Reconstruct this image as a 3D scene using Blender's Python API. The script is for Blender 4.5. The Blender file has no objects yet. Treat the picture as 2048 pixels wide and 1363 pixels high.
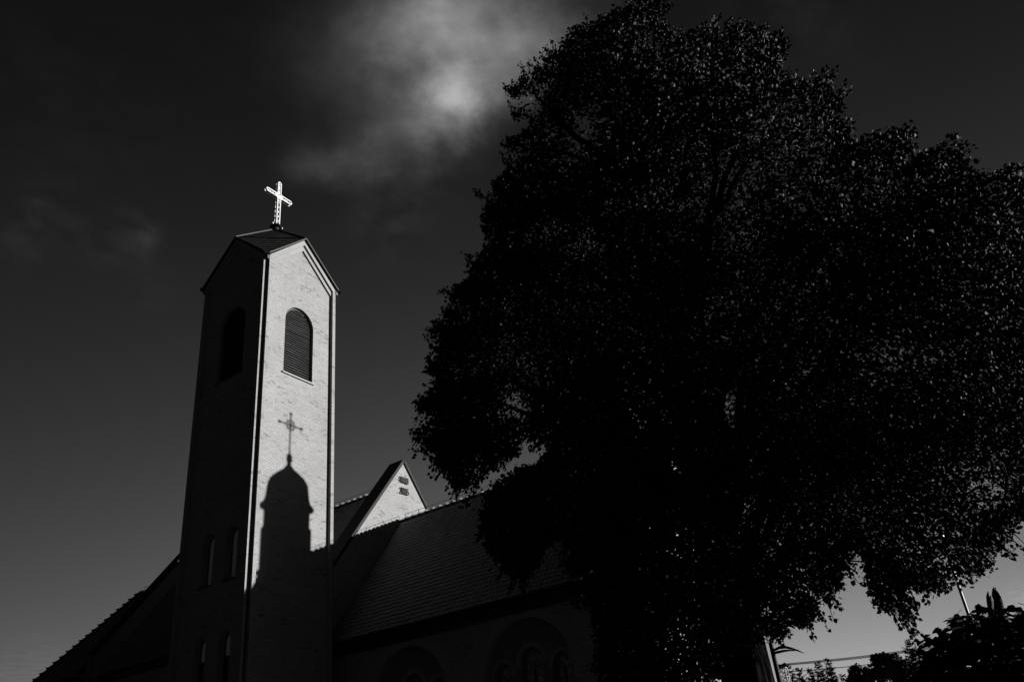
import bpy, bmesh, math, random
import numpy as np
from mathutils import Vector, Matrix

C = bpy.context.scene
R_ = math.radians
rng = np.random.default_rng(7)
random.seed(7)

# ------------------------------------------------------------------ camera
CAM = np.array([-25.5344, -31.0670, 1.70])
CR = np.array([0.57179667, -0.81499782, -0.09395277])
CU = np.array([-0.35671779, -0.35011722, 0.86612375])
CF = np.array([0.73878345, 0.46173205, 0.49092008])
FPX = 1705.79                       # focal length for a 2048 px wide frame
cd = bpy.data.cameras.new('camera')
cd.sensor_width = 36.0
cd.lens = FPX / 2048 * 36.0
cd.clip_start = 0.1
cd.clip_end = 6000
cam = bpy.data.objects.new('camera', cd)
C.collection.objects.link(cam)
M = Matrix(((CR[0], CU[0], -CF[0], CAM[0]), (CR[1], CU[1], -CF[1], CAM[1]), (CR[2], CU[2], -CF[2], CAM[2]), (0, 0, 0, 1)))
cam.matrix_world = M
C.camera = cam

def ray(px, py):
    return CF + CR * (px - 1024) / FPX - CU * (py - 681.5) / FPX
def at(px, py, hd):
    """point seen at a photo pixel, hd metres away along the ground"""
    d = ray(px, py)
    return CAM + d * hd / math.hypot(d[0], d[1])

# ------------------------------------------------------------------ sun, sky, exposure
BA, CA = 0.661, 0.2997              # towards the sun: (BA, -1, CA)
SUN = np.array([BA, -1.0, CA]); SUN /= np.linalg.norm(SUN)
sl = bpy.data.lights.new('sun', 'SUN')
sl.energy = 5.0
sl.angle = R_(0.5)
sl.color = (1.0, 0.985, 0.965)
so = bpy.data.objects.new('sun', sl)
C.collection.objects.link(so)
so.location = (40, -60, 40)
so.rotation_euler = Vector(SUN).to_track_quat('Z', 'Y').to_euler()

C.view_settings.view_transform = 'Standard'
C.view_settings.look = 'None'
C.view_settings.exposure = 1.0
C.view_settings.gamma = 1.0

W = bpy.data.worlds.new('World')
C.world = W
W.use_nodes = True
nt = W.node_tree
for n in list(nt.nodes): nt.nodes.remove(n)
def N(t, **kw):
    n = nt.nodes.new(t)
    for k, v in kw.items(): setattr(n, k, v)
    return n
def Mth(op, a, b=None, c=None, clamp=False):
    n = N('ShaderNodeMath', operation=op); n.use_clamp = clamp
    for i, v in enumerate((a, b, c)):
        if v is None: continue
        if isinstance(v, (int, float)): n.inputs[i].default_value = v
        else: nt.links.new(v, n.inputs[i])
    return n.outputs[0]
def Dot(v, w):
    n = N('ShaderNodeVectorMath', operation='DOT_PRODUCT')
    nt.links.new(v, n.inputs[0]); n.inputs[1].default_value = tuple(w)
    return n.outputs['Value']
tc = N('ShaderNodeTexCoord')
D = tc.outputs['Generated']
sky = N('ShaderNodeTexSky', sky_type='NISHITA')
sky.sun_disc = False
sky.sun_elevation = math.asin(SUN[2])
sky.sun_rotation = math.atan2(SUN[0], SUN[1])
sky.altitude = 100
sky.air_density = 1.0
sky.dust_density = 0.6
sky.ozone_density = 1.0
sepc = N('ShaderNodeSeparateColor')
nt.links.new(sky.outputs[0], sepc.inputs[0])
red = sepc.outputs['Red']            # black-and-white film behind a deep red filter
#SKYCAL
SK = dict(a=0.96 - 0.36, p=0.4, bz=-5.05, cs=0.80, cq=-1.86)
dz = Mth('MAXIMUM', Dot(D, (0, 0, 1)), 0.0)
ds = Dot(D, SUN)
lr = Mth('LOGARITHM', Mth('MAXIMUM', red, 1e-4), math.e)
ex = Mth('ADD', Mth('MULTIPLY', lr, SK['p']), SK['a'])
ex = Mth('ADD', ex, Mth('MULTIPLY', dz, SK['bz']))
dsc = Mth('MINIMUM', Mth('MAXIMUM', ds, -0.9), 0.7)
ex = Mth('ADD', ex, Mth('MULTIPLY', dsc, SK['cs']))
ex = Mth('ADD', ex, Mth('MULTIPLY', Mth('MULTIPLY', dsc, dsc), SK['cq']))
fw = Dot(D, (0.848, 0.530, 0.0))      # the open side of the sky; the half behind is much deeper
ex = Mth('ADD', ex, Mth('MULTIPLY', Mth('MAXIMUM', Mth('MINIMUM', Mth('SUBTRACT', fw, 0.15), 0.0), -0.8), 2.1))
base = Mth('POWER', math.e, ex)
# clouds: soft gaussian puffs at fixed places on the sky, broken up by noise on the cloud plane
sepd = N('ShaderNodeSeparateXYZ'); nt.links.new(D, sepd.inputs[0])
zz = Mth('MAXIMUM', sepd.outputs[2], 0.08)
cmb = N('ShaderNodeCombineXYZ')
nt.links.new(Mth('DIVIDE', sepd.outputs[0], zz), cmb.inputs[0])
nt.links.new(Mth('DIVIDE', sepd.outputs[1], zz), cmb.inputs[1])
def noise(scale, detail, rough, dist, rot=0.0, stretch=1.0):
    mp = N('ShaderNodeMapping')
    mp.inputs['Rotation'].default_value = (0, 0, rot)
    mp.inputs['Scale'].default_value = (stretch, 1, 1)
    nt.links.new(cmb.outputs[0], mp.inputs[0])
    n = N('ShaderNodeTexNoise')
    n.inputs['Scale'].default_value = scale
    n.inputs['Detail'].default_value = detail
    n.inputs['Roughness'].default_value = rough
    n.inputs['Distortion'].default_value = dist
    nt.links.new(mp.outputs[0], n.inputs[0])
    return n.outputs[0]
CLOUD_ANG = 0.6
n1 = noise(6.0, 6, 0.50, 0.15, 0.08, 1.0)
n2 = noise(13.0, 7, 0.58, 0.25, 0.08, 0.9)
wn = N('ShaderNodeTexNoise'); wn.inputs['Scale'].default_value = 9.0; wn.inputs['Detail'].default_value = 6; wn.inputs['Roughness'].default_value = 0.62
nt.links.new(D, wn.inputs[0])
wv = N('ShaderNodeVectorMath', operation='SUBTRACT'); nt.links.new(wn.outputs['Color'], wv.inputs[0]); wv.inputs[1].default_value = (0.5, 0.5, 0.5)
ws_ = N('ShaderNodeVectorMath', operation='SCALE'); nt.links.new(wv.outputs[0], ws_.inputs[0]); ws_.inputs['Scale'].default_value = 0.085
wa = N('ShaderNodeVectorMath', operation='ADD'); nt.links.new(D, wa.inputs[0]); nt.links.new(ws_.outputs[0], wa.inputs[1])
wnn = N('ShaderNodeVectorMath', operation='NORMALIZE'); nt.links.new(wa.outputs[0], wnn.inputs[0])
DW = wnn.outputs[0]                    # direction stirred a little, so the puffs get torn edges
def puffs(lst):
    acc = None
    for px, py, rpx, amp in lst:
        d = ray(px, py); d = d / np.linalg.norm(d)
        s = rpx / FPX * 0.9
        g = Mth('MULTIPLY', Mth('POWER', math.e, Mth('MULTIPLY', Mth('SUBTRACT', Dot(DW, d), 1.0), 1.0 / (s * s))), amp)
        acc = g if acc is None else Mth('ADD', acc, g)
    return acc
main = puffs([(918, 188, 40, 0.17), (926, 214, 40, 0.08), (905, 150, 60, 0.065), (890, 100, 66, 0.045), (900, 40, 80, 0.05), (875, -25, 90, 0.045), (960, 60, 90, 0.05),
              (1000, 105, 60, 0.045), (1040, 78, 55, 0.05), (1085, 52, 50, 0.035), (1135, 22, 55, 0.025), (955, 135, 55, 0.05), (880, 243, 42, 0.055), (842, 258, 42, 0.03), (800, 275, 42, 0.022),
              (760, 288, 30, 0.026), (720, 301, 30, 0.026), (680, 313, 30, 0.021), (640, 323, 28, 0.015), (600, 331, 28, 0.009), (805, 180, 80, 0.016), (740, 230, 70, 0.010), (815, 60, 60, 0.03), (760, 30, 70, 0.015), (690, 60, 80, 0.006), (650, 150, 80, 0.003)])
wisp = puffs([(800, 410, 70, 0.006), (840, 365, 50, 0.005), (765, 460, 40, 0.004), (150, 280, 150, 0.0012), (60, 180, 120, 0.001), (110, 432, 34, 0.008), (62, 460, 26, 0.007), (265, 477, 28, 0.016), (195, 505, 28, 0.006),
              (30, 518, 26, 0.006), (305, 575, 30, 0.004), (1560, 15, 70, 0.006), (40, 1345, 45, 0.02), (2040, 1228, 28, 0.10), (1740, 90, 60, 0.002), (500, 60, 120, 0.001)])
m1 = Mth('MULTIPLY_ADD', n1, 2.7, -0.42)
m1 = Mth('MINIMUM', Mth('MAXIMUM', m1, 0.2), 1.5)
m2 = Mth('MULTIPLY_ADD', n2, 4.2, -1.55)
m2 = Mth('MINIMUM', Mth('MAXIMUM', m2, 0.0), 1.6)
m1b = Mth('MULTIPLY', m1, Mth('MULTIPLY_ADD', m2, 0.22, 0.78))
cl = Mth('ADD', Mth('MULTIPLY', Mth('MULTIPLY', main, m1b), 1.22), Mth('MULTIPLY', wisp, m2))
lum = Mth('ADD', base, Mth('MULTIPLY', cl, 5.0))
bg = N('ShaderNodeBackground'); bg.inputs['Strength'].default_value = 0.1
out = N('ShaderNodeOutputWorld')
nt.links.new(lum, bg.inputs['Color'])
nt.links.new(bg.outputs[0], out.inputs[0])

# ------------------------------------------------------------------ materials
def gray(v): return (v, v, v, 1)
class Mat:
    def __init__(s, name, base=0.3, rough=0.8, spec=0.3, metal=0.0):
        s.m = bpy.data.materials.new(name); s.m.use_nodes = True
        s.t = s.m.node_tree
        s.b = s.t.nodes['Principled BSDF']
        s.b.inputs['Base Color'].default_value = gray(base)
        s.b.inputs['Roughness'].default_value = rough
        s.b.inputs['Specular IOR Level'].default_value = spec
        s.b.inputs['Metallic'].default_value = metal
    def n(s, t, **kw):
        n = s.t.nodes.new(t)
        for k, v in kw.items(): setattr(n, k, v)
        return n
    def l(s, a, b): s.t.links.new(a, b)
    def noise_color(s, lo, hi, scale=4.0, detail=6, rough=0.6, coord='Object', stretch=(1, 1, 1), bump=0.0, p0=0.3, p1=0.7):
        tcn = s.n('ShaderNodeTexCoord'); mp = s.n('ShaderNodeMapping'); mp.inputs['Scale'].default_value = stretch
        s.l(tcn.outputs[coord], mp.inputs[0])
        no = s.n('ShaderNodeTexNoise'); no.inputs['Scale'].default_value = scale; no.inputs['Detail'].default_value = detail; no.inputs['Roughness'].default_value = rough
        s.l(mp.outputs[0], no.inputs[0])
        rp = s.n('ShaderNodeValToRGB'); rp.color_ramp.elements[0].position = p0; rp.color_ramp.elements[1].position = p1
        rp.color_ramp.elements[0].color = gray(lo); rp.color_ramp.elements[1].color = gray(hi)
        s.l(no.outputs[0], rp.inputs[0]); s.l(rp.outputs[0], s.b.inputs['Base Color'])
        if bump:
            bp = s.n('ShaderNodeBump'); bp.inputs['Strength'].default_value = bump; bp.inputs['Distance'].default_value = 0.03
            s.l(no.outputs[0], bp.inputs['Height']); s.l(bp.outputs[0], s.b.inputs['Normal'])
        return s

def brick_mat(name, c1, c2, mortar, bw=0.25, rh=0.08, dark=0.5, amt=0.18, squash=1):
    s = Mat(name, rough=0.85, spec=0.2)
    uv = s.n('ShaderNodeTexCoord')
    br = s.n('ShaderNodeTexBrick')
    br.inputs['Scale'].default_value = 1.0
    br.inputs['Brick Width'].default_value = bw
    br.inputs['Row Height'].default_value = rh
    br.inputs['Mortar Size'].default_value = 0.007
    br.inputs['Mortar Smooth'].default_value = 0.2
    br.inputs['Bias'].default_value = -0.1
    br.inputs['Color1'].default_value = gray(c1); br.inputs['Color2'].default_value = gray(c2); br.inputs['Mortar'].default_value = gray(mortar)
    s.l(uv.outputs['UV'], br.inputs[0])
    # some whole bricks fired darker: a second brick pattern with the same layout, thresholded through cell noise
    br2 = s.n('ShaderNodeTexBrick')
    for k in ('Scale', 'Brick Width', 'Row Height', 'Mortar Size', 'Mortar Smooth'):
        br2.inputs[k].default_value = br.inputs[k].default_value
    br2.inputs['Bias'].default_value = 0.0
    br2.inputs['Color1'].default_value = gray(0); br2.inputs['Color2'].default_value = gray(1); br2.inputs['Mortar'].default_value = gray(0.5)
    s.l(uv.outputs['UV'], br2.inputs[0])
    no = s.n('ShaderNodeTexNoise'); no.inputs['Scale'].default_value = 0.9; no.inputs['Detail'].default_value = 5
    mp = s.n('ShaderNodeMapping'); mp.inputs['Scale'].default_value = (0.55, 2.2, 1)
    s.l(uv.outputs['UV'], mp.inputs[0]); s.l(mp.outputs[0], no.inputs[0])
    ad = s.n('ShaderNodeMath', operation='MULTIPLY'); s.l(br2.outputs[0], ad.inputs[0]); s.l(no.outputs[0], ad.inputs[1])
    rp = s.n('ShaderNodeValToRGB'); rp.color_ramp.elements[0].position = 0.38; rp.color_ramp.elements[1].position = 0.60
    rp.color_ramp.elements[0].color = gray(1.0); rp.color_ramp.elements[1].color = gray(dark)
    s.l(ad.outputs[0], rp.inputs[0])
    n2 = s.n('ShaderNodeTexNoise'); n2.inputs['Scale'].default_value = 14; n2.inputs['Detail'].default_value = 4
    s.l(uv.outputs['UV'], n2.inputs[0])
    r2 = s.n('ShaderNodeMapRange'); r2.inputs['From Min'].default_value = 0.3; r2.inputs['From Max'].default_value = 0.7
    r2.inputs['To Min'].default_value = 1 - amt; r2.inputs['To Max'].default_value = 1 + amt
    s.l(n2.outputs[0], r2.inputs[0])
    n3 = s.n('ShaderNodeTexNoise'); n3.inputs['Scale'].default_value = 0.35; n3.inputs['Detail'].default_value = 3
    s.l(uv.outputs['UV'], n3.inputs[0])
    r3 = s.n('ShaderNodeMapRange'); r3.inputs['From Min'].default_value = 0.3; r3.inputs['From Max'].default_value = 0.7
    r3.inputs['To Min'].default_value = 0.90; r3.inputs['To Max'].default_value = 1.08
    s.l(n3.outputs[0], r3.inputs[0])
    m1 = s.n('ShaderNodeMath', operation='MULTIPLY'); s.l(r2.outputs[0], m1.inputs[0]); s.l(r3.outputs[0], m1.inputs[1])
    mx = s.n('ShaderNodeMixRGB', blend_type='MULTIPLY'); mx.inputs[0].default_value = 1
    s.l(br.outputs[0], mx.inputs[1]); s.l(rp.outputs[0], mx.inputs[2])
    mx2 = s.n('ShaderNodeMixRGB', blend_type='MULTIPLY'); mx2.inputs[0].default_value = 1
    s.l(mx.outputs[0], mx2.inputs[1]); s.l(m1.outputs[0], mx2.inputs[2])
    s.l(mx2.outputs[0], s.b.inputs['Base Color'])
    bp = s.n('ShaderNodeBump'); bp.inputs['Strength'].default_value = 0.5; bp.inputs['Distance'].default_value = 0.006; bp.invert = True
    s.l(br.outputs['Fac'], bp.inputs['Height']); s.l(bp.outputs[0], s.b.inputs['Normal'])
    return s.m

MT = {}
MT['brick'] = brick_mat('light_brick', 0.205, 0.25, 0.11, dark=0.42, amt=0.22)
MT['soldier'] = brick_mat('soldier_brick', 0.225, 0.26, 0.10, bw=0.25, rh=0.085, dark=0.75)
MT['plaster'] = Mat('recess_plaster', 0.2, 0.9).noise_color(0.10, 0.14, 2.0).m
MT['tile'] = Mat('clay_roof_tile', 0.12, 0.6, 0.4).noise_color(0.10, 0.17, 2.2, 8).m
MT['cap'] = Mat('ridge_tile', 0.07, 0.6, 0.3).noise_color(0.02, 0.04, 3.0, 5).m
MT['slate'] = Mat('slate', 0.04, 0.7, 0.15).noise_color(0.006, 0.022, 5.0, 8, p0=0.4, p1=0.8).m
MT['metal'] = Mat('dark_sheet_metal', 0.016, 0.55, 0.3, 0.0).m
MT['pipe'] = Mat('dark_pipe', 0.03, 0.6, 0.3).m
MT['gutter'] = Mat('grey_zinc', 0.10, 0.45, 0.4).m
MT['slat'] = Mat('louvre_slat', 0.10, 0.75, 0.2).noise_color(0.03, 0.10, 3.0, 5, stretch=(0.5, 0.5, 9)).m
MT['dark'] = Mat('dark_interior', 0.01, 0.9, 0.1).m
MT['white'] = Mat('white_enamel', 0.50, 0.5, 0.4).m
MT['iron'] = Mat('black_iron', 0.012, 0.7, 0.15).m
MT['coping'] = Mat('dark_coping', 0.012, 0.7, 0.15).m
MT['blind'] = Mat('pale_blind', 0.85, 0.8, 0.2).m
g = Mat('window_glass', 0.38, 0.08, 0.5, 1.0)
MT['glass'] = g.m
MT['leaded'] = Mat('leaded_glass', 0.12, 0.3, 0.6, 0.6).noise_color(0.03, 0.3, 6.0, 3).m
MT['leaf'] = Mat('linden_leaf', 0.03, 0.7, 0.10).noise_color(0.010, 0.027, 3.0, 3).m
MT['leaf2'] = Mat('broad_leaf', 0.03, 0.6, 0.12).noise_color(0.005, 0.013, 3.0, 3).m
MT['needle'] = Mat('spruce_needle', 0.012, 0.7, 0.2).m
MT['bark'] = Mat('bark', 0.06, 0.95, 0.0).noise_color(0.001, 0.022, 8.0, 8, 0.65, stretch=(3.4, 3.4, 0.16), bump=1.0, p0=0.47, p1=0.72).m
MT['stone'] = Mat('dark_stone', 0.02, 0.75, 0.3).noise_color(0.008, 0.025, 8.0, 6, bump=0.2).m
MT['concrete'] = Mat('concrete', 0.3, 0.8, 0.2).noise_color(0.22, 0.36, 3.0, 6).m
MT['paint'] = Mat('pole_paint', 0.06, 0.4, 0.5).m
MT['grass'] = Mat('grass', 0.03, 0.95, 0.1).noise_color(0.008, 0.022, 0.6, 8).m

# ------------------------------------------------------------------ mesh helpers
class MB:
    def __init__(s): s.v = []; s.f = []; s.uv = []; s.mi = []
    def poly(s, pts, uv=None, mi=0):
        i = len(s.v); s.v.extend([tuple(p) for p in pts]); s.f.append(tuple(range(i, i + len(pts))))
        if uv is None:
            p = [np.asarray(q, float) for q in pts]
            n = np.zeros(3)
            for k in range(len(p)):
                a = p[k]; b = p[(k + 1) % len(p)]
                n += np.cross(a, b)
            a = np.abs(n)
            if a[1] >= a[0] and a[1] >= a[2]: uv = [(q[0], q[2]) for q in p]
            elif a[0] >= a[2]: uv = [(q[1], q[2]) for q in p]
            else: uv = [(q[0], q[1]) for q in p]
        s.uv.extend(uv); s.mi.append(mi)
    def box(s, a, b, mi=0):
        x0, y0, z0 = a; x1, y1, z1 = b
        P = [(x0, y0, z0), (x1, y0, z0), (x1, y1, z0), (x0, y1, z0), (x0, y0, z1), (x1, y0, z1), (x1, y1, z1), (x0, y1, z1)]
        for f in ((0, 3, 2, 1), (4, 5, 6, 7), (0, 1, 5, 4), (1, 2, 6, 5), (2, 3, 7, 6), (3, 0, 4, 7)): s.poly([P[k] for k in f], mi=mi)
    def bar(s, p, q, w, h, up=(0, 0, 1), mi=0):
        p = np.asarray(p, float); q = np.asarray(q, float); d = q - p; d = d / np.linalg.norm(d)
        sd = np.cross(d, np.asarray(up, float)); sd /= np.linalg.norm(sd); u = np.cross(sd, d)
        c = [(-1, -1), (1, -1), (1, 1), (-1, 1)]
        A = [p + sd * w / 2 * i + u * h / 2 * j for i, j in c]; B = [q + sd * w / 2 * i + u * h / 2 * j for i, j in c]
        s.poly(A[::-1], mi=mi); s.poly(B, mi=mi)
        for k in range(4): s.poly([A[k], A[(k + 1) % 4], B[(k + 1) % 4], B[k]], mi=mi)
    def tube(s, pts, rad, n=8, caps=True, wob=None):
        pts = [np.asarray(p, float) for p in pts]
        if not hasattr(rad, '__len__'): rad = [rad] * len(pts)
        rings = []; ref = None
        for i, p in enumerate(pts):
            d = pts[min(i + 1, len(pts) - 1)] - pts[max(i - 1, 0)]; d = d / (np.linalg.norm(d) + 1e-9)
            if ref is None:
                ref = np.array([1, 0, 0]) if abs(d[0]) < 0.8 else np.array([0, 1, 0])
            a = ref - d * (ref @ d); a /= np.linalg.norm(a); ref = a; b = np.cross(d, a)
            ring = []
            for k in range(n):
                t = 2 * math.pi * k / n; r = rad[i] * (wob(i, k) if wob else 1)
                ring.append(p + (a * math.cos(t) + b * math.sin(t)) * r)
            rings.append(ring)
        i0 = len(s.v)
        for rg in rings: s.v.extend([tuple(q) for q in rg])
        for i in range(len(rings) - 1):
            for k in range(n):
                k2 = (k + 1) % n
                s.f.append((i0 + i * n + k, i0 + i * n + k2, i0 + (i + 1) * n + k2, i0 + (i + 1) * n + k)); s.uv.extend([(k / n, i), ((k + 1) / n, i), ((k + 1) / n, i + 1), (k / n, i + 1)]); s.mi.append(0)
        if caps:
            s.poly(rings[0][::-1]); s.poly(rings[-1])
    def lathe(s, cx, cy, prof, n=24):
        i0 = len(s.v)
        for r, z in prof:
            for k in range(n):
                t = 2 * math.pi * k / n; s.v.append((cx + r * math.cos(t), cy + r * math.sin(t), z))
        for i in range(len(prof) - 1):
            for k in range(n):
                k2 = (k + 1) % n
                s.f.append((i0 + i * n + k, i0 + i * n + k2, i0 + (i + 1) * n + k2, i0 + (i + 1) * n + k)); s.uv.extend([(0, 0)] * 4); s.mi.append(0)
    def fill(s, outer, holes, to3, mi=0, flip=False):
        """planar polygon with holes; to3 maps (u,w) to 3-D, uv is (u,w)"""
        bm = bmesh.new(); es = []
        for lp in [outer] + holes:
            vs = [bm.verts.new((p[0], p[1], 0)) for p in lp]
            es += [bm.edges.new((vs[i], vs[(i + 1) % len(vs)])) for i in range(len(vs))]
        bmesh.ops.triangle_fill(bm, use_beauty=True, use_dissolve=False, edges=es)
        for f in bm.faces:
            q = [(v.co.x, v.co.y) for v in f.verts]
            ar = sum(q[i][0] * q[(i + 1) % 3][1] - q[(i + 1) % 3][0] * q[i][1] for i in range(3))
            if (ar < 0) != flip: q = q[::-1]
            s.poly([to3(*p) for p in q], uv=q, mi=mi)
        bm.free()
    def wallloop(s, loop, to3a, to3b, closed=True, mi=0):
        """strip between a loop in one plane and the same loop in another (reveals)"""
        acc = 0.0; n = len(loop)
        for i in range(n if closed else n - 1):
            a = loop[i]; b = loop[(i + 1) % n]; L = math.hypot(b[0] - a[0], b[1] - a[1])
            A0 = np.asarray(to3a(*a)); B0 = np.asarray(to3b(*a)); dep = np.linalg.norm(B0 - A0)
            s.poly([to3a(*a), to3a(*b), to3b(*b), to3b(*a)], uv=[(0, acc), (0, acc + L), (dep, acc + L), (dep, acc)], mi=mi); acc += L
    def build(s, name, mat, parent=None, smooth=False):
        me = bpy.data.meshes.new(name)
        off = np.array(parent_loc(parent)) if parent else np.zeros(3)
        me.from_pydata([tuple(np.asarray(v) - off) for v in s.v], [], s.f)
        ul = me.uv_layers.new(name='UVMap')
        ul.data.foreach_set('uv', np.asarray(s.uv, dtype=np.float32).ravel())
        for m in (mat if isinstance(mat, (list, tuple)) else [mat]): me.materials.append(m)
        if isinstance(mat, (list, tuple)): me.polygons.foreach_set('material_index', s.mi)
        if smooth: me.polygons.foreach_set('use_smooth', [True] * len(me.polygons))
        me.update()
        o = bpy.data.objects.new(name, me); C.collection.objects.link(o)
        if parent: o.parent = parent
        return o
def parent_loc(o):
    p = Vector((0, 0, 0))
    while o: p = p + o.location; o = o.parent
    return p
def thing(name, label, cat, loc, group=None):
    o = bpy.data.objects.new(name, None); C.collection.objects.link(o); o.location = tuple(float(x) for x in loc)
    o['label'] = label; o['category'] = cat
    if group: o['group'] = group
    o.empty_display_size = 0.3
    return o
def tag(o, label, cat, group=None):
    o['label'] = label; o['category'] = cat
    if group: o['group'] = group
    return o
def arch_loop(c, w, z0, ztop, n=18):
    r = w / 2; zs = ztop - r
    pts = [(c - r, z0), (c + r, z0)]
    for k in range(n + 1):
        t = math.pi * k / n; pts.append((c + r * math.cos(t), zs + r * math.sin(t)))
    return pts
def lerp(a, b, t): return np.asarray(a, float) * (1 - t) + np.asarray(b, float) * t

# ------------------------------------------------------------------ ground
mb = MB(); mb.poly([(-3000, -3000, 0), (3000, -3000, 0), (3000, 3000, 0), (-3000, 3000, 0)])
gr = mb.build('ground', MT['grass']); gr['kind'] = 'structure'

# ------------------------------------------------------------------ bell tower
TX, TY = 5.0, 5.0
ZE, ZP, ZA = 30.31, 32.64, 34.83
tower = thing('bell_tower', 'tall light brick bell tower with louvred openings and gabled top', 'tower', (2.55, 2.75, 0))
Y0 = 0.20                              # core front plane
core = MB()
# core walls sit behind the panels (visible in the corner notches)
X1 = TX; Y1 = Y0 + TY
for pts in ([(0, Y0, 0), (0.12, Y0, 0), (0.12, Y0, ZE), (0, Y0, ZE)],): pass
soldier = MB()
def tower_face(to, w, c, opening, small, mb, sb, vis=True):
    """one side of the tower. to(u, depth, z): depth 0 = outermost face, growing inwards"""
    DP, D1, DC = 0.19, 0.10, 0.23
    pw = 0.20                          # pilaster width
    pk = ZP
    out = [(0, 0), (w, 0), (w, ZE), (c, pk), (0, ZE)]
    sl = (pk - ZE) / c
    def inner(off, side):
        # offset of the rakes measured vertically, of the sides measured sideways
        return [(side, 0), (w - side, 0), (w - side, ZE + sl * side - off), (c, pk - off), (side, ZE + sl * side - off)]
    o0 = [(0, 0), (w, 0), (w, ZE), (c, pk), (0, ZE)]
    i1 = inner(0.36, pw); i2 = inner(0.72, pw + 0.0)
    i2[0] = (pw, 0); i2[1] = (w - pw, 0)
    T = lambda d: (lambda u, z: to(u, d, z))
    # pilasters + outer rake course (outermost plane)
    mb.poly([to(0, 0, 0), to(pw, 0, 0), to(pw, 0, i1[4][1]), to(0, 0, ZE)], uv=[(0, 0), (pw, 0), (pw, i1[4][1]), (0, ZE)])
    mb.poly([to(w - pw, 0, 0), to(w, 0, 0), to(w, 0, ZE), to(w - pw, 0, i1[2][1])], uv=[(0, 0), (pw, 0), (pw, ZE), (0, i1[2][1])])
    def course(lo, hi, d):
        for (a, b, e, f) in ((lo[0], lo[1], hi[0], hi[1]), (lo[1], lo[2], hi[1], hi[2])):
            L = math.hypot(b[0] - a[0], b[1] - a[1]); H = e[1] - a[1]
            sb.poly([to(a[0], d, a[1]), to(b[0], d, b[1]), to(f[0], d, f[1]), to(e[0], d, e[1])], uv=[(0, 0), (0, L), (0.25, L), (0.25, 0)])
    course([i1[4], i1[3], i1[2]], [(0, ZE), (c, pk), (w, ZE)], 0)
    course([i2[4], i2[3], i2[2]], [i1[4], i1[3], i1[2]], D1)
    # reveals under the courses and beside the pilasters
    mb.wallloop([i1[2], i1[3], i1[4]], T(0), T(D1), closed=False)
    mb.wallloop([i2[2], i2[3], i2[4]], T(D1), T(DP), closed=False)
    mb.wallloop([(pw, i1[4][1]), (pw, 0)], T(0), T(DP), closed=False)
    mb.wallloop([(w - pw, 0), (w - pw, i1[2][1])], T(0), T(DP), closed=False)
    # outer returns into the notch
    mb.wallloop([(0, ZE), (0, 0)], T(0), T(DC), closed=False)
    mb.wallloop([(w, 0), (w, ZE)], T(0), T(DC), closed=False)
    mb.wallloop([(w, ZE), (c, pk), (0, ZE)], T(0), T(DC), closed=False)
    holes = [opening] + small
    mb.fill([(pw, 0), (w - pw, 0), i2[2], i2[3], i2[4]], holes, T(DP))
    for h in holes:
        mb.wallloop(h[::-1], T(DP), T(DP + 0.42))
tw = MB(); ts = MB()
fr = lambda u, d, z: (u, d, z)                        # right (sunlit) side, facing -Y
lf = lambda u, d, z: (-0.23 + d, Y0 + (TY - u), z)   # left (shaded) side, facing -X ; u runs from back to front
bk = lambda u, d, z: (TX - u, Y1 + 0.25 - d, z)
rt = lambda u, d, z: (TX + 0.2 - d, 0.25 + u, z)
CX_ = 2.47
opF = arch_loop(CX_, 2.05, 23.6, 27.95)
cl_ = TY - (2.745 - 0.25)
opL = arch_loop(cl_, 2.05, 23.6, 27.95)
def ywin(yc, zt, zb): return arch_loop(TY - (yc - 0.25), 0.84, zb, zt, 12)
WIN = [(3.31, 15.27, 12.75), (1.61, 15.27, 12.75), (3.33, 10.45, 7.95), (1.63, 10.45, 7.95)]
tower_face(fr, TX, CX_ + 0.03, opF, [], tw, ts)
tower_face(lf, TY, cl_, opL, [ywin(*w_) for w_ in WIN], tw, ts)
tower_face(bk, TX, TX / 2, arch_loop(TX / 2, 2.05, 23.6, 27.95), [], tw, ts)
tower_face(rt, TY, TY / 2, arch_loop(TY / 2, 2.05, 23.6, 27.95), [], tw, ts)
# notch walls (core), one pair at each corner
for (xa, xb, ya, yb) in ((-0.2, 0.0, 0.25, 0.25),):
    pass
def vq(p, q):
    tw.poly([(p[0], p[1], 0), (q[0], q[1], 0), (q[0], q[1], ZE), (p[0], p[1], ZE)])
vq((-0.23, Y0 + 0.002), (0.0, Y0 + 0.002))
vq((TX, Y0), (TX + 0.2, Y0))
twall = tw.build('wall', MT['brick'], tower)
ts.build('brick_course', MT['soldier'], tower)

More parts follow.
